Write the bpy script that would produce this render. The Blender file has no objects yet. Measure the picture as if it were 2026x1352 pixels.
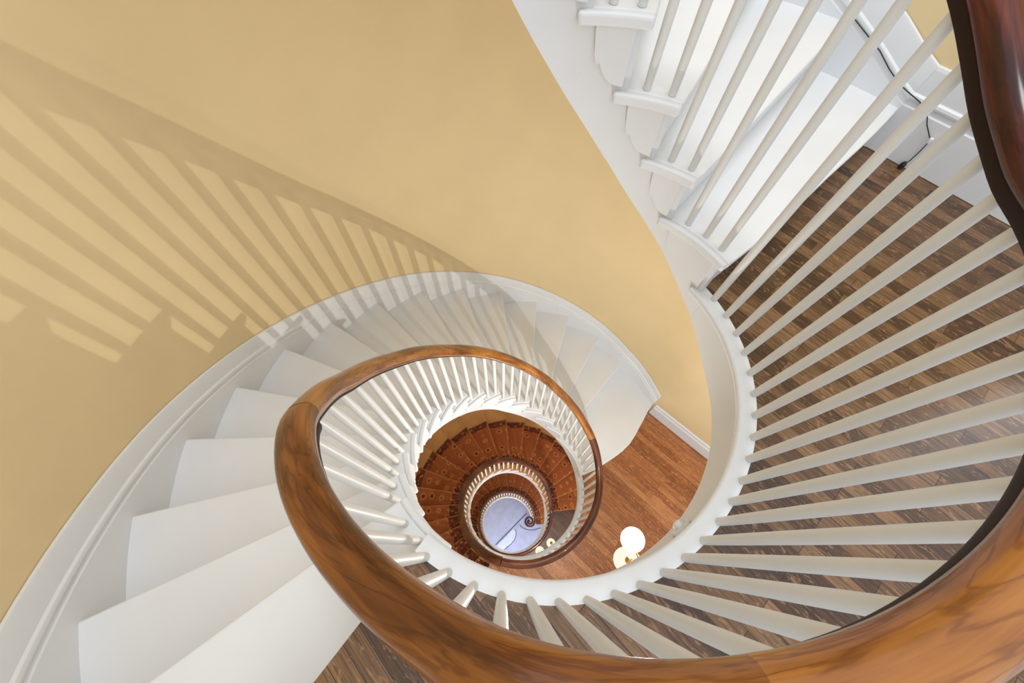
import bpy, bmesh, math, random
from mathutils import Vector, Matrix
random.seed(4)
SC = bpy.context.scene
COL = SC.collection
PI = math.pi
rad, deg = math.radians, math.degrees

# ------------------------------------------------------------------ helpers
def lerp_table(x, T):
    if x <= T[0][0]: return T[0][1]
    for (x0, y0), (x1, y1) in zip(T, T[1:]):
        if x <= x1:
            return y0 + (y1 - y0) * (x - x0) / (x1 - x0)
    return T[-1][1]

def smooth_table(x, T):
    # Catmull-Rom through the table
    n = len(T)
    if x <= T[0][0]: return T[0][1]
    if x >= T[-1][0]: return T[-1][1]
    for i in range(n - 1):
        if x <= T[i + 1][0]: break
    x0, y0 = T[i]; x1, y1 = T[i + 1]
    def slope(j):
        if j <= 0: return (T[1][1] - T[0][1]) / (T[1][0] - T[0][0])
        if j >= n - 1: return (T[-1][1] - T[-2][1]) / (T[-1][0] - T[-2][0])
        return (T[j + 1][1] - T[j - 1][1]) / (T[j + 1][0] - T[j - 1][0])
    d = x1 - x0; t = (x - x0) / d
    m0 = slope(i) * d; m1 = slope(i + 1) * d
    return ((2*t**3 - 3*t**2 + 1) * y0 + (t**3 - 2*t**2 + t) * m0
            + (-2*t**3 + 3*t**2) * y1 + (t**3 - t**2) * m1)

def s2l(c):
    return tuple((x/255/12.92 if x/255 <= .04045 else ((x/255 + .055)/1.055)**2.4) for x in c) + (1.0,)

def make(name, verts, faces, mat, parent=None, smooth=False, bevel=0.0, uvs=None, autosm=None):
    me = bpy.data.meshes.new(name)
    me.from_pydata([tuple(v) for v in verts], [], faces)
    if uvs is not None:
        ul = me.uv_layers.new(name='UVMap')
        for p in me.polygons:
            for li in p.loop_indices:
                ul.data[li].uv = uvs[me.loops[li].vertex_index]
    bm = bmesh.new(); bm.from_mesh(me)
    bmesh.ops.recalc_face_normals(bm, faces=bm.faces[:])
    if smooth:
        for f in bm.faces: f.smooth = True
        lim = rad(autosm or 40)
        for e in bm.edges:
            if len(e.link_faces) == 2 and e.calc_face_angle(0) > lim: e.smooth = False
    bm.to_mesh(me); bm.free()
    o = bpy.data.objects.new(name, me); COL.objects.link(o)
    me.materials.append(mat)
    if parent: o.parent = parent
    if bevel:
        b = o.modifiers.new('soft_edge', 'BEVEL'); b.width = bevel; b.segments = 3
        b.limit_method = 'ANGLE'; b.angle_limit = rad(45)
    return o

def thing(name, label, cat, loc=(0, 0, 0), group=None):
    o = bpy.data.objects.new(name, None); COL.objects.link(o)
    o.empty_display_size = .1
    tag(o, label, cat, group)
    return o

def tag(o, label, cat, group=None):
    o['label'] = label; o['category'] = cat
    if group: o['group'] = group

def struct(o, label=None, cat=None):
    o['kind'] = 'structure'
    if label: o['label'] = label
    if cat: o['category'] = cat
    return o

def pol(r, a, z):
    return Vector((r*math.cos(rad(a)), r*math.sin(rad(a)), z))

def grid_solid(rows):
    """rows[i][j] closed sections (same length): tube with caps."""
    n = len(rows[0]); V = [p for r in rows for p in r]; F = []
    for i in range(len(rows) - 1):
        for j in range(n):
            F.append((i*n + j, i*n + (j+1) % n, (i+1)*n + (j+1) % n, (i+1)*n + j))
    F.append(tuple(range(n))); F.append(tuple((len(rows)-1)*n + j for j in reversed(range(n))))
    return V, F

def lathe(profile, seg=16):
    V, F = [], []
    for r, z in profile:
        for k in range(seg):
            a = 2*PI*k/seg; V.append((r*math.cos(a), r*math.sin(a), z))
    for i in range(len(profile) - 1):
        for k in range(seg):
            F.append((i*seg + k, i*seg + (k+1) % seg, (i+1)*seg + (k+1) % seg, (i+1)*seg + k))
    F.append(tuple(range(seg))); F.append(tuple((len(profile)-1)*seg + k for k in range(seg)))
    return V, F

def tube(path, r, seg=8):
    rows = []
    for i, p in enumerate(path):
        p = Vector(p); a = Vector(path[max(i-1, 0)]); b = Vector(path[min(i+1, len(path)-1)])
        t = (b - a).normalized(); up = Vector((0, 0, 1)) if abs(t.z) < .9 else Vector((1, 0, 0))
        u = t.cross(up).normalized(); w = u.cross(t)
        rr = r(i/(len(path)-1)) if callable(r) else r
        rows.append([p + u*rr*math.cos(2*PI*k/seg) + w*rr*math.sin(2*PI*k/seg) for k in range(seg)])
    return grid_solid(rows)

# ------------------------------------------------------------------ plan of the well
R0, EPS, PSI = .5922, .0147, rad(47)
def RIN(a): return R0 + EPS*math.cos(2*(rad(a) - PSI))
SW = 1.106                                       # width of the stair from the well edge to the wall
def circ_r(a): return RIN(a) + SW
def line_r(a, p, q):
    dx, dy = math.cos(rad(a)), math.sin(rad(a)); ex, ey = q[0]-p[0], q[1]-p[1]
    den = dx*ey - dy*ex
    return (p[0]*ey - p[1]*ex)/den if abs(den) > 1e-6 else 99
LOW_P, LOW_Q = (1.411, .888), (1.895, .469)
UP_P, UP_Q = (1.449, 1.197), (1.880, .732)
def wrap(a):
    a = a % 360
    return a if a < 235 else a - 360             # -125 .. 235
def WALL_LOW(a):
    a = wrap(a)
    if a >= 48: return circ_r(a)
    if a >= 32.2: return 1.667 + (circ_r(48) - 1.667)*((a - 32.2)/15.8)
    if a > -10: return min(line_r(a, LOW_P, LOW_Q), 2.6)
    return 2.6 if a > -112 else circ_r(a)
def WALL_UP(a):
    a = wrap(a)
    if a >= 120: return circ_r(a)
    if a >= 60: return 1.875 + (circ_r(120) - 1.875)*((a - 60)/60)
    if a >= 39.6: return 1.875
    if a > -10: return min(line_r(a, UP_P, UP_Q), 2.6)
    return 2.6 if a > -112 else circ_r(a)

def WALL_CURVE(a): return min(WALL_LOW(a), circ_r(a)) - (.02 if -10 < wrap(a) < 52 else 0)

class Storey:
    """one flight going down (clockwise) from the landing at height `top`; unwrapped angles u decrease"""
    def __init__(s, top, height, nose, rail=None, soff=None):
        s.top, s.h, s.nose = top, height, nose
        s.n = len(nose)                          # number of risers; treads 1 .. n-1
        s.rise = height/s.n
        s.T = [(-a, -k*s.rise) for k, a in enumerate(nose)]
        L = .80
        s.end = nose[-1]
        if rail is None:
            rail = []
            u = nose[0] + 12
            while u > s.end:
                off = L - .17*min(1, max(0, (nose[0] + 14 - u)/45))**1.2
                rail.append((u, s.nosing(u) + off)); u -= 9
            rail = [r for r in rail if r[0] > s.end + 6]
            rail += [(s.end, -height + L + .03), (s.end - 14, -height + L)]
            rail = sorted(rail) + [(nose[0] + 22, L), (nose[0] + 40, L)]
        s.rail = sorted(rail)
        if soff is None:
            soff = [(nose[0] + 8, -.25), (nose[0], -.27)]
            u = nose[0] - 24
            while u > s.end + 20: soff.append((u, s.nosing(u) - .43)); u -= 15
            soff += [(s.end + 8, -height - .19), (s.end - 6, -height - .24)]
        s.soff = sorted(soff)
    def nosing(s, u): return lerp_table(-u, s.T)
    def rail_z(s, u): return s.top + smooth_table(u, s.rail)
    def soff_z(s, u): return s.top + smooth_table(u, s.soff)
    def ntop(s, u): return s.top + s.nosing(u)

H = 3.107
NOSE_A = [-125.7, -141.1, -152.4, -164.0, -176.0, -187.4, -199.1, -210.7, -223.4, -236.6, -248.8, -261.0, -272.8, -284.8,
          -297.2, -308.9, -329.5]
NOSE_B = [-112.5, -122, -132, -142.5, -153.5, -164, -174.5, -186, -197, -209, -221.5, -235, -248.7, -262, -275, -287.5,
          -300, -312, -324, -337.5, -352]
NOSE_C = [-112 - 11.55*k for k in range(22)]
RAIL_A = [(-366, -H + .80), (-359.4, -H + .80), (-354, -H + .812), (-347.3, -H + .836), (-340.7, -H + .873), (-334.6, -H + .911), (-329.5, -H + .942), (-322, -2.12), (-315, -2.06), (-305, -1.96), (-292, -1.81), (-280, -1.63),
          (-270, -1.49), (-252, -1.215), (-225, -.795), (-220, -.72), (-200, -.39), (-193, -.28), (-178, -.025), (-169.5, .115),
          (-163, .235), (-155, .36), (-150, .43), (-145, .475), (-137, .53), (-128.5, .575), (-121, .615), (-114, .66), (-108.7, .70),
          (-104, .75), (-98, .778), (-88, .795), (-60, .80), (-40, .80)]
SOFF_A = [(-358, -H - .24), (-350, -H - .232), (-341, -H - .197), (-330, -H - .13), (-321, -3.176), (-309.7, -3.074), (-293.6, -2.92), (-282.5, -2.786), (-273, -2.66),
          (-264.5, -2.54), (-252, -2.34), (-243, -2.16), (-224, -1.85), (-205.6, -1.556), (-185, -1.20), (-169, -.90), (-155, -.62),
          (-142, -.36), (-134, -.29), (-122, -.255), (-115, -.25)]
S_UP = Storey(H, H, NOSE_A, RAIL_A, SOFF_A)
S_MID = Storey(0, H, NOSE_A, RAIL_A, SOFF_A)
S_LOW = Storey(-H, 3.824, NOSE_B)
S_BOT = Storey(-H - 3.824, 4.02, NOSE_C)
ZL = [0, -H, -H - 3.824]; ZF = -H - 3.824 - 4.02
BAL_S, RAIL_S = .0463, .039

# ------------------------------------------------------------------ materials
class NT:
    def __init__(s, name):
        s.m = bpy.data.materials.new(name); s.m.use_nodes = True; s.t = s.m.node_tree
        s.b = s.t.nodes['Principled BSDF']
    def n(s, typ, **kw):
        x = s.t.nodes.new(typ)
        for k, v in kw.items():
            if k.startswith('i_'):
                key = k[2:]
                key = int(key) if key.isdigit() else key.replace('_', ' ')
                x.inputs[key].default_value = v
            else: setattr(x, k, v)
        return x
    def l(s, a, b): s.t.links.new(a, b)
    def coords(s, kind='Object', scale=(1, 1, 1), rotz=0):
        c = s.n('ShaderNodeTexCoord'); m = s.n('ShaderNodeMapping')
        s.l(c.outputs[kind], m.inputs['Vector']); m.inputs['Scale'].default_value = scale
        m.inputs['Rotation'].default_value = (0, 0, rotz)
        return m.outputs['Vector']
    def ramp(s, fac, stops):
        r = s.n('ShaderNodeValToRGB'); e = r.color_ramp.elements
        while len(e) < len(stops): e.new(.5)
        for x, (p, c) in zip(e, stops): x.position = p; x.color = c
        s.l(fac, r.inputs['Fac']); return r.outputs['Color']
    def noise(s, vec, scale, detail=4, rough=.55, dist=0.0):
        x = s.n('ShaderNodeTexNoise'); s.l(vec, x.inputs['Vector'])
        x.inputs['Scale'].default_value = scale; x.inputs['Detail'].default_value = detail
        x.inputs['Roughness'].default_value = rough; x.inputs['Distortion'].default_value = dist
        return x.outputs['Fac']
    def mix(s, fac, a, b, mode='MIX'):
        x = s.n('ShaderNodeMix', data_type='RGBA', blend_type=mode)
        if isinstance(fac, (int, float)): x.inputs[0].default_value = fac
        else: s.l(fac, x.inputs[0])
        for sock, v in ((x.inputs[6], a), (x.inputs[7], b)):
            if isinstance(v, tuple): sock.default_value = v
            else: s.l(v, sock)
        return x.outputs[2]
    def bump(s, h, strength, dist=.002):
        b = s.n('ShaderNodeBump'); s.l(h, b.inputs['Height'])
        b.inputs['Strength'].default_value = strength; b.inputs['Distance'].default_value = dist
        s.l(b.outputs['Normal'], s.b.inputs['Normal'])
    def set(s, **kw):
        for k, v in kw.items(): s.b.inputs[k.replace('_', ' ')].default_value = v
        return s

def paint(name, rgb, rough=.4, var=.04, bumpy=.0, spec=.5):
    m = NT(name); v = m.coords()
    f = m.noise(v, 3.0, 5)
    a = s2l(rgb); b = s2l(tuple(x*(1 - var) for x in rgb))
    m.l(m.ramp(f, [(.35, b), (.65, a)]), m.b.inputs['Base Color'])
    m.set(Roughness=rough); m.b.inputs['Specular IOR Level'].default_value = spec
    if bumpy: m.bump(m.noise(v, 120, 2), bumpy, .0006)
    return m.m

M_YEL = paint('yellow_wall_paint', (226, 203, 158), .75, .02, .12, .15)
M_WHITE = paint('white_gloss_paint', (225, 227, 229), .38, .02, .0, .35)
M_TREADW = paint('white_tread_paint', (228, 230, 233), .42, .02, .0, .3)
M_BAL = paint('cream_white_baluster_paint', (226, 227, 226), .4, .02, .0, .35)
M_CEIL = paint('white_ceiling_plaster', (222, 218, 210), .8, .02)
M_TAN = paint('bare_tan_tread_wood', (200, 146, 88), .5, .14)
M_BRASS = NT('brass').set(Base_Color=s2l((190, 150, 80)), Metallic=1.0, Roughness=.3).m
M_BLACK = NT('black_plastic').set(Base_Color=s2l((30, 28, 27)), Roughness=.5).m
M_CLIP = NT('white_plastic').set(Base_Color=s2l((228, 226, 222)), Roughness=.4).m

def oak(name, dark, mid, light, ang, row=.057, length=.75, rough=.32):
    m = NT(name); v = m.coords('Object', (1, 1, 1), rad(ang))
    br = m.n('ShaderNodeTexBrick', offset=.37, offset_frequency=2, squash=1.0)
    m.l(v, br.inputs['Vector'])
    br.inputs['Color1'].default_value = (0, 0, 0, 1); br.inputs['Color2'].default_value = (1, 1, 1, 1)
    br.inputs['Mortar'].default_value = (.3, .3, .3, 1)
    br.inputs['Scale'].default_value = 1.0; br.inputs['Mortar Size'].default_value = .0009
    br.inputs['Brick Width'].default_value = length; br.inputs['Row Height'].default_value = row
    br.inputs['Bias'].default_value = 0.0
    mp = m.n('ShaderNodeMapping'); m.l(v, mp.inputs['Vector']); mp.inputs['Scale'].default_value = (5, 150, 1)
    g = m.noise(mp.outputs['Vector'], 1.0, 6, .65, .3)
    mp2 = m.n('ShaderNodeMapping'); m.l(v, mp2.inputs['Vector']); mp2.inputs['Scale'].default_value = (17, 62, 1)
    fl = m.noise(mp2.outputs['Vector'], 1.0, 3, .6, 1.6)
    base = m.ramp(br.outputs['Color'], [(0, dark), (.5, mid), (1, light)])
    gr = m.ramp(g, [(.34, (.38, .36, .35, 1)), (.62, (1.2, 1.18, 1.16, 1))])
    c = m.mix(1.0, base, gr, 'MULTIPLY')
    flk = m.ramp(fl, [(.57, (0, 0, 0, 1)), (.65, (1, 1, 1, 1))])
    c = m.mix(m.mix(1.0, flk, (.55, .55, .55, 1), 'MULTIPLY'), c, tuple(min(1, x*1.5) for x in light[:3]) + (1,))
    mo = m.ramp(br.outputs['Fac'], [(0, (1, 1, 1, 1)), (1, (.22, .18, .15, 1))])
    c = m.mix(1.0, c, mo, 'MULTIPLY')
    m.l(c, m.b.inputs['Base Color']); m.set(Roughness=rough)
    m.bump(g, .25, .0008)
    return m.m
M_OAK3 = oak('quarter_sawn_brown_oak_boards', s2l((68, 45, 28)), s2l((100, 71, 45)), s2l((134, 101, 69)), 45, .05, .5)
M_OAK2 = oak('reddish_brown_oak_boards', s2l((152, 92, 54)), s2l((178, 114, 68)), s2l((194, 134, 88)), 41, .06, 1.6)
M_OAK1 = oak('dark_mauve_brown_boards', s2l((92, 72, 66)), s2l((104, 82, 74)), s2l((116, 92, 82)), 39, .07, 1.6)

def rail_wood(name, stops, rough=.2, streak=.68):
    m = NT(name); v = m.coords('UV', (1, 1, 1))
    def nz(scale, detail, rg, dist):
        mp = m.n('ShaderNodeMapping'); m.l(v, mp.inputs['Vector']); mp.inputs['Scale'].default_value = scale
        return m.noise(mp.outputs['Vector'], 1.0, detail, rg, dist)
    big = nz((1.6, 7, 1), 2, .5, 2.0)
    fine = nz((5, 90, 1), 5, .65, .8)
    add = m.n('ShaderNodeMath', operation='MULTIPLY_ADD'); m.l(fine, add.inputs[0]); add.inputs[1].default_value = .35; m.l(big, add.inputs[2])
    sb = m.n('ShaderNodeMath', operation='SUBTRACT'); m.l(add.outputs[0], sb.inputs[0]); sb.inputs[1].default_value = .175
    c = m.ramp(sb.outputs[0], stops)
    # dark growth streaks that wander along the rail
    st = nz((2.4, 14, 1), 3, .55, 3.0)
    sr = m.ramp(st, [(.44, (1, 1, 1, 1)), (.485, (streak, streak*.9, streak*.85, 1)), (.50, (streak, streak*.9, streak*.85, 1)), (.54, (1, 1, 1, 1))])
    c = m.mix(1.0, c, sr, 'MULTIPLY')
    m.l(c, m.b.inputs['Base Color'])
    m.set(Roughness=rough, Coat_Weight=.12, Coat_Roughness=.08); m.b.inputs['Specular IOR Level'].default_value = .42
    return m.m
M_RAIL = rail_wood('honey_brown_mahogany', [(.28, s2l((88, 46, 14))), (.42, s2l((126, 74, 28))), (.55, s2l((156, 98, 40))), (.72, s2l((178, 120, 54)))])
M_RAILB = rail_wood('brown_mahogany', [(.28, s2l((66, 32, 10))), (.42, s2l((98, 54, 20))), (.55, s2l((128, 76, 30))), (.72, s2l((152, 98, 44)))])
M_RAILD = rail_wood('dark_red_mahogany', [(.28, s2l((34, 10, 5))), (.42, s2l((62, 20, 11))), (.55, s2l((92, 36, 20))), (.72, s2l((122, 58, 36)))])
M_RAILL = rail_wood('red_brown_mahogany', [(.28, s2l((44, 20, 8))), (.42, s2l((76, 38, 18))), (.55, s2l((98, 52, 26))), (.72, s2l((120, 68, 36)))], .38)
M_RAILL.node_tree.nodes['Principled BSDF'].inputs['Specular IOR Level'].default_value = .25
M_RAILU = NT('shade_coloured_rail_underside').set(Base_Color=s2l((40, 24, 16)), Roughness=.5).m  # dark brown puts the shade below the grip into the colour
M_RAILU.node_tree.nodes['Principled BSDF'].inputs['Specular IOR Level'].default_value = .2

def carpet(name, ground, dot, ring, fine=False):
    m = NT(name); v = m.coords('UV', (1, 1, 1))
    vo = m.n('ShaderNodeTexVoronoi', feature='F1'); m.l(v, vo.inputs['Vector'])
    vo.inputs['Scale'].default_value = 26 if fine else 8.0; vo.inputs['Randomness'].default_value = .75 if fine else .35
    d = vo.outputs['Distance']
    if fine:
        c = m.ramp(d, [(.14, dot), (.26, ring), (.42, ground), (.7, tuple(x*.6 for x in ground[:3]) + (1,))])
    else:
        c = m.ramp(d, [(.10, dot), (.17, ground), (.22, ring), (.27, ring), (.33, ground), (1, ground)])
    n = m.noise(v, 60, 4)
    c = m.mix(1.0, c, m.ramp(n, [(.3, (.72, .7, .68, 1)), (.7, (1.15, 1.12, 1.1, 1))]), 'MULTIPLY')
    sx = m.n('ShaderNodeSeparateXYZ'); m.l(v, sx.inputs[0])
    md = m.n('ShaderNodeMath', operation='MODULO'); m.l(sx.outputs[0], md.inputs[0]); md.inputs[1].default_value = .4
    dm = m.n('ShaderNodeMath', operation='DIVIDE'); m.l(md.outputs[0], dm.inputs[0]); dm.inputs[1].default_value = .4
    wear = m.ramp(dm.outputs[0], [(.47, (0, 0, 0, 1)), (.52, (.55, .55, .55, 1)), (.60, (.55, .55, .55, 1)), (.63, (0, 0, 0, 1))])
    c = m.mix(wear, c, s2l((206, 150, 96)))            # pale worn line along every nosing
    m.l(c, m.b.inputs['Base Color']); m.set(Roughness=.95); m.b.inputs['Specular IOR Level'].default_value = .1
    m.bump(m.noise(v, 400, 2), .4, .002)
    return m.m
M_CARP = carpet('rust_rosette_carpet', s2l((156, 90, 56)), s2l((92, 52, 32)), s2l((180, 124, 74)))
M_CBOR = carpet('speckled_carpet_border', s2l((120, 68, 48)), s2l((186, 140, 104)), s2l((146, 90, 62)), True)

def stone(name, rgb):
    m = NT(name); v = m.coords()
    c = m.ramp(m.noise(v, 6, 6, .6), [(.3, s2l(tuple(x*.9 for x in rgb))), (.7, s2l(rgb))])
    m.l(c, m.b.inputs['Base Color']); m.set(Roughness=.45)
    return m.m
M_STONE = stone('blue_grey_stone', (172, 176, 202))
M_STONEL = stone('pale_blue_stone', (200, 210, 228))
M_STRIP = NT('dark_blue_strip').set(Base_Color=s2l((48, 52, 84)), Roughness=.5).m

def glow(name, rgb, strength, share):
    """thin lit glass: part of the light of the bulb inside passes straight through"""
    m = NT(name); t = m.t
    out = [n for n in t.nodes if n.type == 'OUTPUT_MATERIAL'][0]
    em = m.n('ShaderNodeEmission'); em.inputs['Color'].default_value = s2l(rgb); em.inputs['Strength'].default_value = strength
    tr = m.n('ShaderNodeBsdfTransparent'); mx = m.n('ShaderNodeMixShader'); mx.inputs[0].default_value = share
    m.l(tr.outputs[0], mx.inputs[1]); m.l(em.outputs[0], mx.inputs[2]); m.l(mx.outputs[0], out.inputs['Surface'])
    return m.m
M_GLOBE = glow('lit_white_globe', (255, 250, 242), 7.0, .3)
M_GLOBEC = glow('lit_cream_globe', (246, 240, 220), 1.0, .75)
M_GLOBE2 = glow('lit_peach_globe', (255, 224, 198), 1.3, .7)

# ------------------------------------------------------------------ stair flights
def arange(a, b, step):
    n = max(1, int(math.ceil(abs(b - a)/step))); return [a + (b - a)*i/n for i in range(n + 1)]

def sector_solid(fa, fb, s_of, z0, z1, nr=8, na=4, uv=None):
    """prism between angle curves fa(s), fb(s); s_of(i/nr) gives radius fn(angle)"""
    V, F = [], []
    for z in (z1, z0):
        for i in range(nr + 1):
            for j in range(na + 1):
                t = i/nr
                a = fa(t) + (fb(t) - fa(t))*j/na
                V.append(pol(s_of(t, a), a, z))
    N = (nr + 1)*(na + 1); id = lambda l, i, j: l*N + i*(na + 1) + j
    for i in range(nr):
        for j in range(na):
            F.append((id(0, i, j), id(0, i+1, j), id(0, i+1, j+1), id(0, i, j+1)))
            F.append((id(1, i, j), id(1, i, j+1), id(1, i+1, j+1), id(1, i+1, j)))
    for i in range(nr):
        F.append((id(0, i, 0), id(1, i, 0), id(1, i+1, 0), id(0, i+1, 0)))
        F.append((id(0, i, na), id(0, i+1, na), id(1, i+1, na), id(1, i, na)))
    for j in range(na):
        F.append((id(0, 0, j), id(0, 0, j+1), id(1, 0, j+1), id(1, 0, j)))
        F.append((id(0, nr, j), id(1, nr, j), id(1, nr, j+1), id(0, nr, j+1)))
    return V, F

TREAD_T = .03
def nose_fn(st, k, rout, kind):
    """angle of nose k as function of t in 0..1 (inner to outer), plus shift in metres"""
    base = st.nose[k]; last = k == st.n - 1
    def f(t, shift=0.0):
        r = R0 + t*(rout - R0)
        a = base
        if last and kind == 'bull':
            a = lerp_table(r, [(.564, 12.8), (.753, 16.1), (.843, 18.2), (.991, 20.3), (1.165, 23.4), (1.354, 27.6), (1.58, 31.6), (1.71, 33.2)]) - 360
        elif last and kind == 'plain':
            a = lerp_table(r, [(.597, 30.5), (.791, 33.2), (1.106, 36.0), (1.259, 37.1), (1.875, 39.6)]) - 360
        return a + deg(shift/r)
    return f

def flight(st, label, kind, wall_fn, mats, skirt=True, kmin=1):
    T = thing('stair_flight', label, 'staircase')
    mt, mr = mats; top, rise, N = st.top, st.rise, st.n - 1
    rout = lambda a: wall_fn(a) - .004
    S_IN = .03
    for k in range(kmin, N + 1):
        z = top - k*rise
        ro = wall_fn(st.nose[k] + 4) if k < N else (1.87 if kind == 'plain' else 1.71)
        fn = nose_fn(st, k, ro, kind); fb0 = nose_fn(st, k - 1, ro, kind)
        V, F = sector_solid(lambda t: fn(t), lambda t: fb0(t, .040), lambda t, a: RIN(a) + .024 + t*(rout(a) - RIN(a) - .024), z - TREAD_T, z, 10, 4)
        # return nosing along the well side, running back past the riser above
        back = st.nose[k - 1] + (5.2 if st.nose is NOSE_A else 3.5)
        V2, F2 = sector_solid(lambda t: fn(0), lambda t: back, lambda t, a: RIN(a) + t*.0245, z - TREAD_T, z, 1, 6)
        if mt is M_TAN: make('nosing', V2, F2, M_WHITE, T, smooth=True, bevel=.006)
        else:
            o = len(V); V += V2; F += [tuple(i + o for i in f) for f in F2]
        make('tread', V, F, mt, T, smooth=True, bevel=.008)
        V, F = sector_solid(lambda t: fn(t, .028), lambda t: fn(t, .045),
                            lambda t, a: RIN(a) + S_IN + t*(rout(a) - RIN(a) - S_IN - .001), z - rise + (.0005 if k < N else .002), z - TREAD_T, 10, 1)
        make('riser', V, F, mr, T, smooth=True)
        # scroll bracket on the string below the tread end
        a0 = fn(0) + 3.4; a1 = st.nose[k - 1] + .6
        n = 12; lo, hi = [], []
        for i in range(n + 1):
            t = i/n; a = a0 + (a1 - a0)*t
            zb = z - TREAD_T - .010 - (rise - .052)*(1 - t**3)*.97
            if t > .75: zb -= .03*math.sin((t - .75)/.25*PI)
            lo.append((a, min(zb, z - TREAD_T - .006))); hi.append((a, z - TREAD_T - .001))
        ring = hi + lo[::-1]; rows = []
        for s_ in (.009, .0215):
            rows.append([pol(RIN(a) + s_, a, zz) for a, zz in ring])
        m = len(ring); V = rows[0] + rows[1]
        F = [(j, (j+1) % m, m + (j+1) % m, m + j) for j in range(m)]
        for l in (0, 1):
            for i in range(n):
                F.append(tuple(l*m + q for q in (i, i+1, m - 2 - i, m - 1 - i)))
        make('bracket', V, F, M_WHITE, T)
    # cut string and soffit
    u0 = st.nose[kmin - 1] + 2.2
    u1 = (-330.5 if kind == 'plain' else -346.8) if st.nose is NOSE_A else st.nose[-1] - .4
    us = []
    ni = list(st.nose)
    if kind == 'bull': ni[-1] = 12.8 - 360
    for k in range(0, N + 1):
        us += [ni[k] + 1.9, ni[k] + 2.0]
    us = sorted(set([u for u in us if u1 < u < u0] + arange(u0, u1, 2.0)), reverse=True)
    def ztop(u):
        k = 0
        while k <= N and u < ni[k] + 1.95: k += 1
        return top - k*rise - TREAD_T - .001
    rows = []; rows2 = []
    for u in us:
        zt = ztop(u); zb = min(st.soff_z(u), zt - .04)
        rows.append([pol(RIN(u) + .022, u, zb), pol(RIN(u) + .045, u, zb), pol(RIN(u) + .045, u, zt), pol(RIN(u) + .022, u, zt)])
        a, b = RIN(u) + .046, rout(u) - .002
        if zb < top - st.h + .004: continue
        rows2.append([pol(a, u, zb + .003), pol(b, u, zb + .003), pol(b, u, zb + .02), pol(a, u, zb + .02)])
    V, F = grid_solid(rows); make('stringer', V, F, M_WHITE, T, smooth=True, autosm=30)
    V, F = grid_solid(rows2); make('soffit', V, F, M_CEIL, T, smooth=True)
    if skirt:
        prof = [(0, .225), (.010, .222), (.013, .21), (.013, .125), (.021, .118), (.023, .108), (.021, .099), (.015, .096),
                (.015, .078), (.021, .074), (.021, -.26), (0, -.26)]
        rows = []
        for u in arange(u0 + 2, (-320.6 if kind == 'plain' else -327) if st.nose is NOSE_A else st.nose[-1], 2.0):
            w = wall_fn(u) - .003; zmin = top - st.h + .002
            zz = st.ntop(u)
            if kind == 'plain': zz = lerp_table(u + 360, [(33, .123), (39.6, .123), (42, .158), (46.4, .226), (62, .45), (100, st.ntop(-260))]) if u < -260 else zz
            rows.append([pol(w - s_, u, max(zz + dz, zmin)) for s_, dz in prof])
        V, F = grid_solid(rows); make('skirting_board', V, F, M_WHITE, T, smooth=True, autosm=35)
    return T

flight(S_UP, 'white painted stair flight climbing from the brown oak landing at the top right', 'plain', WALL_UP, (M_TREADW, M_TREADW), kmin=8)
flight(S_MID, 'white painted stair flight curving down along the yellow wall to the red-brown oak landing', 'bull', WALL_LOW, (M_TREADW, M_TREADW))
flight(S_LOW, 'carpeted stair flight with tan tread ends inside the middle ring of handrail', 'radial', WALL_CURVE, (M_TAN, M_WHITE))
flight(S_BOT, 'lowest and smallest carpeted stair flight ending at the blue-grey floor', 'radial', WALL_CURVE, (M_TAN, M_WHITE))

# ------------------------------------------------------------------ carpet runners
def runner(st, label, group=None):
    T = thing('carpet_runner', label, 'carpet', group=group)
    def strip(name, s0, s1, mat):
        V, F, UV = [], [], []
        dist = 0.0; pts = []
        for k in range(1, st.n):
            fn = nose_fn(st, k, 1.70, 'radial'); fb = nose_fn(st, k - 1, 1.70, 'radial'); z = st.top - k*st.rise + .005
            pts += [(fb, .018 if k > 1 else .022, z), (fn, -.006, z), (fn, -.007, z - .037), (fn, .018, z - .044),
                    (fn, .018, z - st.rise)]
        UU = [0, .205, .235, .245, .40]
        for q_, (f, sh, z) in enumerate(pts):
            for i in range(7):
                s_ = s0 + (s1 - s0)*i/6
                a = f(s_/SW, sh)
                V.append(pol(RIN(a) + s_, a, z)); UV.append(((q_//5)*.4 + UU[q_ % 5], s_))
        n = 7
        for r in range(len(pts) - 1):
            for i in range(n - 1): F.append((r*n + i, r*n + i + 1, (r+1)*n + i + 1, (r+1)*n + i))
        o = make(name, V, F, mat, T, uvs=UV)
        sm = o.modifiers.new('pile', 'SOLIDIFY'); sm.thickness = .005; sm.offset = 0
        return o
    strip('carpet_field', .255, .735, M_CARP)
    strip('carpet_border', .125, .2545, M_CBOR)['label'] = 'speckled dark border on the well side'
    strip('carpet_border', .7355, .83, M_CBOR)['label'] = 'speckled dark border on the wall side'
    return T
runner(S_LOW, 'rust carpet runner with rosettes and speckled borders on the larger carpeted flight', 'rust stair carpets')
runner(S_BOT, 'rust carpet runner on the small lowest flight around the blue-grey floor', 'rust stair carpets')

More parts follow.
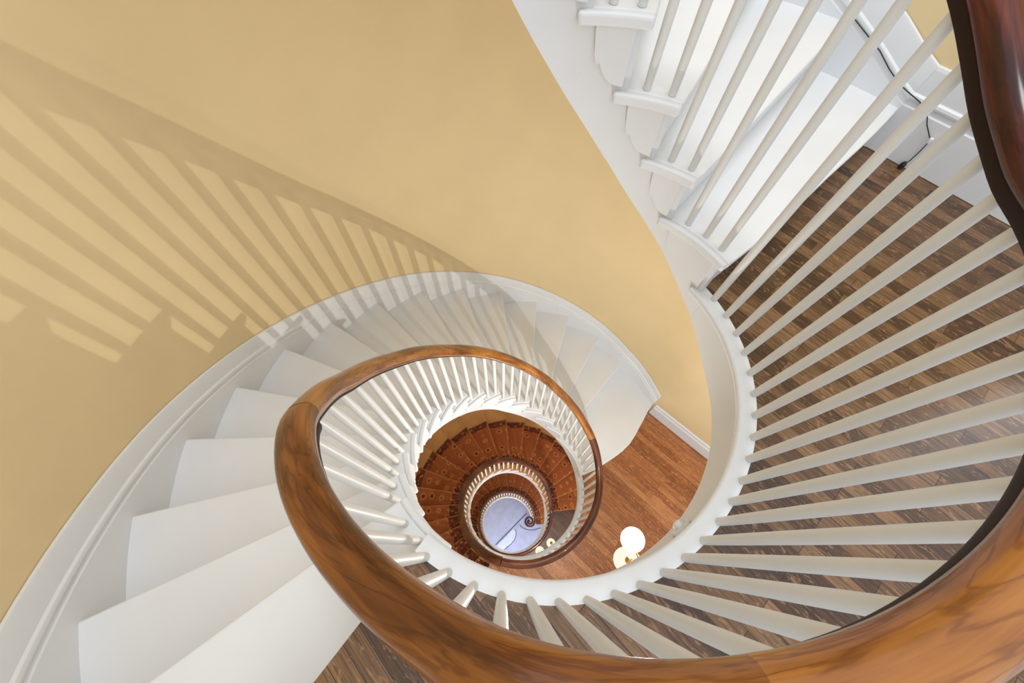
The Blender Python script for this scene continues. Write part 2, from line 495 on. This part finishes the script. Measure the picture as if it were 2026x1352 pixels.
# ------------------------------------------------------------------ handrails and balusters
def rail_section(w=.072, h=.058):
    """rounded grip, (x, y) from the widest line"""
    P = []
    n = 22
    for i in range(n):
        a = 2*PI*i/n; c, s = math.cos(a), math.sin(a)
        x = w/2*math.copysign(abs(c)**.8, c); y = (h*.55 if s > 0 else h*.36)*math.copysign(abs(s)**.85, s)
        P.append((x, y))
    return P
def sweep(path, pr, mat, parent, name):
    n = len(pr); V, F, UV = [], [], []
    dist = deg(math.atan2(path[0].y, path[0].x))*-.011
    for i, p in enumerate(path):
        a = path[max(i-1, 0)]; b = path[min(i+1, len(path)-1)]
        if i: dist += (p - path[i-1]).length
        t = (b - a).normalized(); side = Vector((t.y, -t.x, 0)).normalized(); up = side.cross(t)
        if up.z < 0: up = -up
        for j in range(n + 1):
            x, y = pr[j % n]; V.append(p + side*x + up*y); UV.append((dist, j*.011))
    m = n + 1
    for i in range(len(path) - 1):
        for j in range(n): F.append((i*m + j, i*m + j + 1, (i+1)*m + j + 1, (i+1)*m + j))
    F.append(tuple(range(n))); F.append(tuple((len(path)-1)*m + j for j in reversed(range(n))))
    return make(name, V, F, mat, parent, smooth=True, uvs=UV, autosm=60)
def rail_mesh(path, mat, parent, w=.072, h=.058, under=False):
    dd = 1.0 if w > .067 else .62
    o = sweep(path, rail_section(w, h), mat, parent, 'handrail')
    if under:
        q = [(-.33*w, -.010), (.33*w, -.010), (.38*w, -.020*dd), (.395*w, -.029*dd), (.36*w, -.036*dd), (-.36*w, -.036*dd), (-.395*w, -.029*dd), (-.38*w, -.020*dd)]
        u = sweep(path, q, M_RAILU, o, 'rail_moulding'); u['label'] = 'moulding under the rail, its shade put into the dark colour'
    return o

BAL_CACHE = {}
def baluster(parent, u, zb, zt, seg=14, scale=1.0):
    h = round(zt - zb, 2)
    key = (h, seg, scale)
    if key not in BAL_CACHE:
        prof = [(.0100, 0), (.0106, .012), (.0112, .06), (.0118, .18), (.0121, .38), (.0119, h - .16), (.0114, h - .05), (.0108, h)]
        V, F = lathe([(r*1.06*scale, z) for r, z in prof], seg)
        o = make('baluster', V, F, M_BAL, parent, smooth=True); BAL_CACHE[key] = o.data
    else:
        o = bpy.data.objects.new('baluster', BAL_CACHE[key]); COL.objects.link(o); o.parent = parent
    o.location = pol(RIN(u) + BAL_S, u, zb)
    return o

def rail_pts(st, u0, u1, step=2.0):
    return [pol(RIN(u) + RAIL_S, u, st.rail_z(u)) for u in arange(u0, u1, step)]
def flight_bal(st, kmin=1):
    out = []
    for k in range(kmin, st.n):
        a, b = st.nose[k], st.nose[k - 1]; w = b - a
        if st.nose is NOSE_A and k == 16: fr = ([] if st.top > 1 else [-14.2, -8.2, -2.2]) + [5.2, 11.2, 17.6]        # degrees past the nose
        elif st.nose is NOSE_A and k == 1: fr = [6.4, 12.6]
        else: fr = [w*.29, w*.79]
        out += [(a + f, -k*st.rise) for f in fr]
    return out
LAND_U = [28 - 6.56*i for i in range(23)] + [-122.6]
def landing_balustrade(st, above, label, mats, w, seg, bals, u_end):
    """mats: list of (material, label or None, angle where that rail section ends)"""
    T = thing('balustrade', label, 'balustrade')
    u = (above.end + 360) - (.32 if seg > 8 else 1.2)
    def z(u):
        if u > -40: return above.rail_z(u - 360) if u - 360 > above.rail[0][0] else st.top + .80
        return st.rail_z(u) if u < st.rail[-1][0] else st.top + .80
    for m, lab, u1 in mats:
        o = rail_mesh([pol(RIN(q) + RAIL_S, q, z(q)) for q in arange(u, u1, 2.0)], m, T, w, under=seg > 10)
        if lab: o['label'] = lab
        u = u1 - .03
    for q in bals: baluster(T, q, st.top + .001, z(q) - .022, seg)
    for q, zb in flight_bal(above):                 # rods on the lowest, swept-out step of the flight above
        if q < above.end - .3: baluster(T, q + 360, above.top + zb + .001, z(q + 360) - .022, seg)
    # the rods standing under this rail on the first treads of the flight below belong to it too
    for q, zb in flight_bal(st):
        if q > u_end: baluster(T, q, st.top + zb + .001, st.rail_z(q) - .022, seg)
    return T
def flight_balustrade(st, label, mat, w, seg, kmin=1, u0=None):
    T = thing('balustrade', label, 'balustrade')
    u0 = u0 if u0 is not None else st.nose[kmin - 1]
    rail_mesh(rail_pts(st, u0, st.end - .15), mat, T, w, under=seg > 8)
    for u, z in flight_bal(st, kmin):
        if st.end - .3 < u <= u0: baluster(T, u, st.top + z + .001, st.rail_z(u) - .022, seg)
    return T

JA, JB, JC = -152.0, -104.0, -104.0
flight_balustrade(S_UP, 'balustrade of white rods rising beside the white steps at top right', M_RAILD, .068, 14, 8)
landing_balustrade(S_MID, S_UP, 'large near balustrade around the brown oak landing, thick polished rail across the bottom',
                   [(M_RAILD, 'dark red polished rail', -28), (M_RAIL, 'golden brown polished rail', -84), (M_RAILB, 'darker brown polished rail', JA)],
                   .068, 18, LAND_U, JA)
flight_balustrade(S_MID, 'balustrade following the white flight down, honey brown rail ring left of centre', M_RAIL, .066, 12, 1, JA - .3)
landing_balustrade(S_LOW, S_MID, 'balustrade round the red-brown oak landing with cream rods on its right', [(M_RAILL, None, JB)], .060, 10, [9.0 - 6.5*i for i in range(18)], JB)
flight_balustrade(S_LOW, 'balustrade of the larger carpeted flight, dark brown rail ring with tightly set rods', M_RAILL, .072, 8, 1, JB - .5)
landing_balustrade(S_BOT, S_LOW, 'small dark balustrade at the lower mauve-brown landing', [(M_RAILD, None, JC)], .056, 8, [5 - 6.3*i for i in range(18)], JC)

def volute_balustrade(st):
    T = thing('balustrade', 'innermost dark rail ring ending in a spiral scroll over the blue-grey floor', 'balustrade')
    base = st.top - st.h
    p_end = -349.0
    path = rail_pts(st, JC - .5, p_end)
    p0 = path[-1]; z0 = p0.z; dirv = (path[-1] - path[-2]).normalized()
    inward = Vector((dirv.y, -dirv.x, 0)).normalized()
    R1 = .135; C = p0 + inward*R1; a0 = math.atan2(p0.y - C.y, p0.x - C.x)
    n = 70; turns = 1.7
    for i in range(1, n + 1):
        t = i/n; r = R1*(1 - t)**.75 + .016*t
        a = a0 - 2*PI*turns*t
        path.append(Vector((C.x + r*math.cos(a), C.y + r*math.sin(a), z0 - .02*min(1, t*2))))
    rail_mesh(path, M_RAILD, T, .05)
    for u, z in flight_bal(st):
        if p_end < u < JC - 1: baluster(T, u, st.top + z + .001, st.rail_z(u) - .022, 8)
    V, F = lathe([(.028, 0), (.028, .08), (.02, .11), (.024, .3), (.018, .7), (.022, z0 - .04 - base)], 12)
    o = make('newel_post', V, F, M_RAILD, T, smooth=True); o.location = (C.x, C.y, base + .007)
    return T
volute_balustrade(S_BOT)

# ------------------------------------------------------------------ landings
def annulus(u0, u1, s0, rfun, z0, z1, mat, name, step=4.0, nr=1):
    rows = []
    for u in arange(u0, u1, step):
        a, b = RIN(u) + s0, rfun(u)
        rows.append([pol(a, u, z0), pol(b, u, z0), pol(b, u, z1), pol(a, u, z1)])
    V, F = grid_solid(rows); return make(name, V, F, mat)
def landing(st, above, mat, wall_fn, n, label, u_in, cut):
    """slab under the landing at st.top; u_in = angle where the flight above starts, cut = nose curve hiding the slab edge"""
    top = st.top; u_out = st.nose[0]
    r = lambda u: wall_fn(u) - .002
    def inner(s0):
        def f(u):
            if u <= u_in + 3: return RIN(u) + s0
            return min(max(lerp_table(u - 3.0, cut), RIN(u) + s0), r(u) - .02)
        return f
    def slab(s0, z0, z1, m, name, uo):
        rows = []; fi = inner(s0)
        for u in arange(cut[-1][1 if False else 0] + 3.0, uo, 2.0):
            a_, b_ = fi(u), r(u)
            za = min(max(z0, above.soff_z(u - 360) + .006), z1 - .02) if 2 < u and name == 'ceiling' else z0
            rows.append([pol(a_, u, za), pol(b_, u, za), pol(b_, u, z1), pol(a_, u, z1)])
        V, F = grid_solid(rows); return struct(make(name, V, F, m))
    struct(slab(.052, top - .022, top, mat, 'floor', u_out + .4), label, 'floor')
    slab(.049, top - .236, top - .023, M_CEIL, 'ceiling', u_out + 5)
    prof = [(.0535, 0.0), (.005, 0.001), (.0, -.003), (-.003, -.012), (.0, -.024), (.007, -.029), (.013, -.031), (.013, -.040), (.020, -.047), (.0535, -.047)]
    rows = [[pol(RIN(u) + s_, u, top + z) for s_, z in prof] for u in arange(u_in + 5, u_out + .2, 2.0)]
    V, F = grid_solid(rows); struct(make('trim_%d' % (2*n + 1), V, F, M_WHITE, smooth=True, autosm=50))
    rows = []
    for u in arange(u_in - .85, u_out + 2.3, 2.0):
        zb = top + lerp_table(u, [(u_out, -.26), (u_out + 12, -.24), (0, -.24)])
        if u > 2: zb = max(zb, above.soff_z(u - 360))
        rows.append([pol(RIN(u) + s_, u, z) for s_, z in ((.0218, zb), (.046, zb), (.046, top - .048), (.0218, top - .048))])
    V, F = grid_solid(rows); struct(make('trim_%d' % (2*n + 2), V, F, M_WHITE, smooth=True, autosm=50))
CUT_A = [(30.5, .597), (33.2, .791), (36.0, 1.106), (37.1, 1.259), (39.6, 1.875)]
CUT_B = [(12.8, .564), (16.1, .753), (18.2, .843), (20.3, .991), (23.4, 1.165), (27.6, 1.354), (31.6, 1.58), (33.2, 1.71)]
CUT_C = [(8, .6), (9, 1.7)]
landing(S_MID, S_UP, M_OAK3, WALL_UP, 0, 'brown quarter-sawn oak landing floor behind the near white rods', 30.3, CUT_A)
landing(S_LOW, S_MID, M_OAK2, WALL_LOW, 1, 'red-brown oak landing floor at the foot of the white flight', 14, CUT_B)
landing(S_BOT, S_LOW, M_OAK1, WALL_LOW, 2, 'dark mauve-brown landing floor deep in the stairwell', 8, CUT_C)

# lowest floor
V, F = lathe([(2.6, ZF - .05), (2.6, ZF)], 48)
struct(make('floor', V, F, M_STONE), 'blue-grey floor at the bottom of the stairwell', 'floor')
def flat(name, pts, z, mat, label=None, cat=None, t=.004):
    n = len(pts); V = [Vector((x, y, z + .0005)) for x, y in pts] + [Vector((x, y, z + t)) for x, y in pts]
    F = [tuple(range(n)), tuple(range(n, 2*n))] + [(i, (i+1) % n, n + (i+1) % n, n + i) for i in range(n)]
    o = make(name, V, F, mat)
    if label: tag(o, label, cat)
    return o
def ribbon(pts, w):
    L, Rr = [], []
    for i, p in enumerate(pts):
        a = pts[max(i-1, 0)]; b = pts[min(i+1, len(pts)-1)]
        dx, dy = b[0]-a[0], b[1]-a[1]; d = math.hypot(dx, dy); nx, ny = -dy/d*w/2, dx/d*w/2
        L.append((p[0]+nx, p[1]+ny)); Rr.append((p[0]-nx, p[1]-ny))
    return L + Rr[::-1]
flat('floor_strip', ribbon([(.46, .35), (.103, -.01), (-.36, -.47)], .02), ZF, M_STRIP, 'dark straight strip crossing the blue-grey floor below the scroll', 'floor strip', .006)
edge = [(.160, -.075), (.180, -.13), (.182, -.20), (.170, -.27), (.135, -.34), (.06, -.43), (-.041, -.511), (-.12, -.58)]
flat('floor_panel', [(.148, -.085), (.166, -.13), (.168, -.20), (.157, -.265), (.123, -.335), (.05, -.425), (-.05, -.50), (-.13, -.57), (-.33, -.50), (.08, -.075)], ZF, M_STONEL,
     'pale sliver-shaped floor panel beside the dark strip at the stairwell bottom', 'floor panel')
flat('floor_edging', ribbon(edge, .012), ZF, M_STRIP, 'thin dark curved line along the pale floor panel', 'floor strip', .006)
flat('floor_edging', ribbon([(.27, .06), (.30, .01), (.368, -.03), (.45, -.06), (.549, -.075), (.68, -.06), (.853, -.01)], .012), ZF, M_STRIP,
     'thin dark curve on the floor around the rail scroll', 'floor strip', .006)

# ------------------------------------------------------------------ walls
def zv(z, p): return z(p) if callable(z) else z
def wall(name, pts, z0, z1, mat, thick=.12):
    n = len(pts); out = []
    for i, p in enumerate(pts):
        a = pts[max(i-1, 0)]; b = pts[min(i+1, n-1)]
        dx, dy = b[0]-a[0], b[1]-a[1]; d = math.hypot(dx, dy)
        nx, ny = dy/d, -dx/d
        if nx*p[0] + ny*p[1] < 0: nx, ny = -nx, -ny
        out.append((p[0] + nx*thick, p[1] + ny*thick))
    rows = [[Vector((p[0], p[1], zv(z0, p))), Vector((q[0], q[1], zv(z0, p))), Vector((q[0], q[1], zv(z1, p))), Vector((p[0], p[1], zv(z1, p)))] for p, q in zip(pts, out)]
    V, F = grid_solid(rows); return struct(make(name, V, F, mat, smooth=True, autosm=30))
def polpts(fn, angs): return [tuple(pol(fn(a), a, 0)[:2]) for a in angs]
d = Vector((LOW_Q[0]-LOW_P[0], LOW_Q[1]-LOW_P[1])).normalized()
low = [(LOW_P[0] + d.x*1.35, LOW_P[1] + d.y*1.35), (LOW_P[0] + d.x*.6, LOW_P[1] + d.y*.6)] + polpts(WALL_LOW, [32.2] + arange(36, 123, 3))
def low_top(p):
    a = deg(math.atan2(p[1], p[0]))
    return -.25 if a < 33 else S_UP.soff_z(a - 360) - .01
w = wall('wall_left', low, ZF, low_top, M_YEL); w['label'] = 'yellow stairwell wall'
wall('wall_left_curved', polpts(circ_r, arange(123, 236, 3)), ZF, 2.7, M_YEL)
d = Vector((UP_Q[0]-UP_P[0], UP_Q[1]-UP_P[1])).normalized()
up = [(UP_P[0] + d.x*1.3, UP_P[1] + d.y*1.3), (UP_P[0] + d.x*.6, UP_P[1] + d.y*.6), UP_P] + polpts(WALL_UP, arange(44, 123, 3))
wall('wall_right', up, lambda p: 0 if deg(math.atan2(p[1], p[0])) < 60 else S_UP.soff_z(deg(math.atan2(p[1], p[0])) - 360) - .008, 2.7, M_YEL)
# baseboards along the straight walls
def board(name, p, q, z, prof, mat=None):
    dx, dy = q[0]-p[0], q[1]-p[1]; L = math.hypot(dx, dy); nx, ny = dy/L, -dx/L
    if nx*p[0] + ny*p[1] > 0: nx, ny = -nx, -ny
    rows = [[Vector((c[0] + nx*s, c[1] + ny*s, z + dz)) for s, dz in prof] for c in (p, q)]
    V, F = grid_solid(rows); return struct(make(name, V, F, M_WHITE, bevel=.002))
BP = [(0, .348), (.010, .345), (.013, .333), (.013, .248), (.021, .241), (.023, .231), (.021, .222), (.015, .219), (.015, .201), (.021, .197), (.021, .001), (0, .001)]
e = (UP_P[0] + d.x*1.3, UP_P[1] + d.y*1.3)
board('baseboard_right', UP_P, e, 0, BP)
d2 = Vector((LOW_Q[0]-LOW_P[0], LOW_Q[1]-LOW_P[1])).normalized()
BL = [(0, .001), (.02, .001), (.02, .17), (.012, .18), (.012, .22), (0, .235)]
for zl in ZL[1:]:
    board('baseboard_back', LOW_P, (LOW_P[0] + d2.x*1.3, LOW_P[1] + d2.y*1.3), zl, BL)

# ------------------------------------------------------------------ small things
CAB = [(.04, .236), (.06, .230), (.089, .222), (.125, .180), (.178, .139), (.181, .086), (.18, .04), (.173, .012)]
# cable and plug on the baseboard of the near landing
def on_board(t, z, off=.03):       # t metres along upper straight wall from its corner
    nx, ny = -d.y, d.x
    if nx*UP_P[0] + ny*UP_P[1] > 0: nx, ny = -nx, -ny
    return Vector((UP_P[0] + d.x*t + nx*off, UP_P[1] + d.y*t + ny*off, z))
T = thing('cable', 'thin loose cable running along the white skirting ledge and down to a black plug', 'cable')
led = [pol(1.875 - .030, a, z) for a, z in ((52, .405), (49, .365), (45.7, .323), (43.5, .285), (41.5, .258), (40, .247))]
pts = led + [on_board(t, z, .034) for t, z in CAB]
V, F = tube(pts, .0021, 6); make('wire', V, F, M_BLACK, T)
V, F = lathe([(.004, 0), (.011, .003), (.011, .02), (.006, .03)], 12); o = make('plug', V, F, M_BLACK, T); o.location = on_board(CAB[-1][0], .002, .038)
for t, z in (CAB[1], CAB[4]):
    V, F = lathe([(.004, -.012), (.008, -.009), (.009, 0), (.008, .009), (.004, .012)], 10); o = make('cable_clip', V, F, M_CLIP, T, smooth=True); o.location = on_board(t, z, .036)

# oval fitting on the curved white edge of the near landing
T = thing('oval_plate', 'small white oval ornamental plate on the curved white landing edge above the lit globe', 'plate')
def fascia_pt(u, z, s): return pol(RIN(u) + .020 - s, u, z)
def oval(uc, zc, du, dz, s0, s1, name):
    V, F = [], []; n = 24; rings = [(1, s0), (1, s0 + (s1-s0)*.5), (.85, s1*.85 + s0*.15), (.5, s1), (.0001, s1)]
    for k, s in rings:
        for i in range(n):
            a = 2*PI*i/n; V.append(fascia_pt(uc + du*k*math.cos(a), zc + dz*k*math.sin(a), s))
    for r in range(len(rings)-1):
        for i in range(n): F.append((r*n+i, r*n+(i+1) % n, (r+1)*n+(i+1) % n, (r+1)*n+i))
    return make(name, V, F, M_WHITE, T, smooth=True)
oval(-48.7, -.135, 3.5, .030, .0005, .009, 'plate')
oval(-48.7, -.135, 1.5, .015, .009, .026, 'knob')
for sgn in (-1, 1): oval(-48.7 + sgn*2.6, -.135, .55, .010, .006, .012, 'scroll')

# ceiling lights hung below the landings
def chandelier(x, y, z_top, globes, zg, rg, label, gm, gm2=None):
    T = thing('ceiling_lamp', label, 'lamp')
    V, F = lathe([(.05, 0), (.05, -.012), (.03, -.03), (.012, -.04)], 20); o = make('canopy', V, F, M_BRASS, T, smooth=True); o.location = (x, y, z_top)
    V, F = tube([(x, y, z_top - .035), (x, y, zg + .09)], .007, 10); make('stem', V, F, M_BRASS, T, smooth=True)
    for i, (gx, gy) in enumerate(globes):
        if i == 0:
            V, F = tube([(x, y, zg + .10), (x, y, zg - .08), (x + (gx-x)*.5, y + (gy-y)*.5, zg - .115), (gx, gy, zg - .10), (gx, gy, zg - rg*.9)], .005, 8); make('arm', V, F, M_BRASS, T, smooth=True)
            V, F = lathe([(.012, -rg*1.2), (.022, -rg*1.08), (.026, -rg*.95), (.012, -rg*.9)], 16)
        else:
          V, F = tube([(x, y, zg + .10), (x + (gx-x)*.35, y + (gy-y)*.35, zg + .135), (x + (gx-x)*.8, y + (gy-y)*.8, zg + .13), (gx, gy, zg + rg*.9)], .005, 8); make('arm', V, F, M_BRASS, T, smooth=True)
          V, F = lathe([(.007, rg*1.25), (.016, rg*1.12), (.02, rg*.98), (.012, rg*.93)], 16)
        o = make('holder', V, F, M_BRASS, T, smooth=True); o.location = (gx, gy, zg)
        prof = [(max(rg*math.sin(PI*i_/14), .0005), -rg*math.cos(PI*i_/14)) for i_ in range(15)]
        V, F = lathe(prof, 24); o = make('globe', V, F, gm if i == 0 or gm2 is None else gm2, T, smooth=True); o.location = (gx, gy, zg)
    return T
G1 = (.547, -.457, -1.20); G2 = (.500, -.556, -1.20)
chandelier(.66, -.60, -.241, [G1[:2], G2[:2], (.78, -.62)], -1.20, .064, 'bright white globe lamp below the near landing edge, over the red-brown oak floor', M_GLOBE, M_GLOBEC)
q1 = pol(.628, -60.3, 0); q2 = pol(.637, -44.9, 0)
chandelier(.46, -.56, -H - .241, [(q1.x, q1.y), (q2.x, q2.y), (.55, -.66)], -4.5, .055, 'small peach globe lamp below the red-brown landing, over the dark mauve floor', M_GLOBE2)

# ------------------------------------------------------------------ lights
def point(name, loc, energy, col, r):
    l = bpy.data.lights.new(name, 'POINT'); l.energy = energy; l.color = col; l.shadow_soft_size = r
    o = bpy.data.objects.new(name, l); o.location = loc; COL.objects.link(o); return o
def area(name, loc, target, size, energy, col):
    l = bpy.data.lights.new(name, 'AREA'); l.shape = 'RECTANGLE'; l.size, l.size_y = size; l.energy = energy; l.color = col
    o = bpy.data.objects.new(name, l); o.location = loc; COL.objects.link(o)
    o.rotation_euler = (Vector(target) - Vector(loc)).to_track_quat('-Z', 'Y').to_euler(); return o
point('globe_bulb', G1, 56, (1, .965, .91), .006)
point('globe_bulb_second', (G2[0], G2[1], G2[2]), 30, (1, .965, .91), .006)
point('lower_lamp_light', (.45, -.45, -4.9), 40, (1, .82, .66), .08)
area('skylight', (.5, .35, 5.6), (.45, .3, 0), (1.6, 1.6), 100, (.97, .985, 1))
area('window_daylight', (3.4, .9, 1.7), (.4, -.2, .4), (1.0, 1.5), 30, (.88, .94, 1))
area('ground_daylight', (.3, -2.4, ZF + 1.6), (.1, -.1, ZF), (1.4, 1.6), 90, (.78, .84, 1))
W = bpy.data.worlds.new('daylight'); SC.world = W; W.use_nodes = True
bg = W.node_tree.nodes['Background']; bg.inputs['Color'].default_value = (.91, .955, 1.0, 1); bg.inputs['Strength'].default_value = 1.0

# ------------------------------------------------------------------ camera
f, th, ro = 799.13, .47181, .041568
cd = bpy.data.cameras.new('camera'); cam = bpy.data.objects.new('camera', cd); COL.objects.link(cam)
cd.sensor_fit = 'HORIZONTAL'; cd.sensor_width = 36; cd.lens = f/2026*36; cd.clip_start = .01; cd.clip_end = 100
Rv = Vector((1, 0, 0)); U = Vector((0, math.cos(th), math.sin(th))); D = Vector((0, math.sin(th), -math.cos(th)))
r = Rv*math.cos(ro) + U*math.sin(ro); u = -Rv*math.sin(ro) + U*math.cos(ro)
M = Matrix((r, u, -D)).transposed().to_4x4(); M.translation = (-.14804, -.51959, 1.21558)
cam.matrix_world = M
SC.camera = cam
vs = SC.view_settings; vs.view_transform = 'Standard'; vs.look = 'None'; vs.gamma = 1; vs.exposure = 0.22; vs.use_curve_mapping = False
SC.cycles.use_denoising = True
SC.cycles.max_bounces = 8
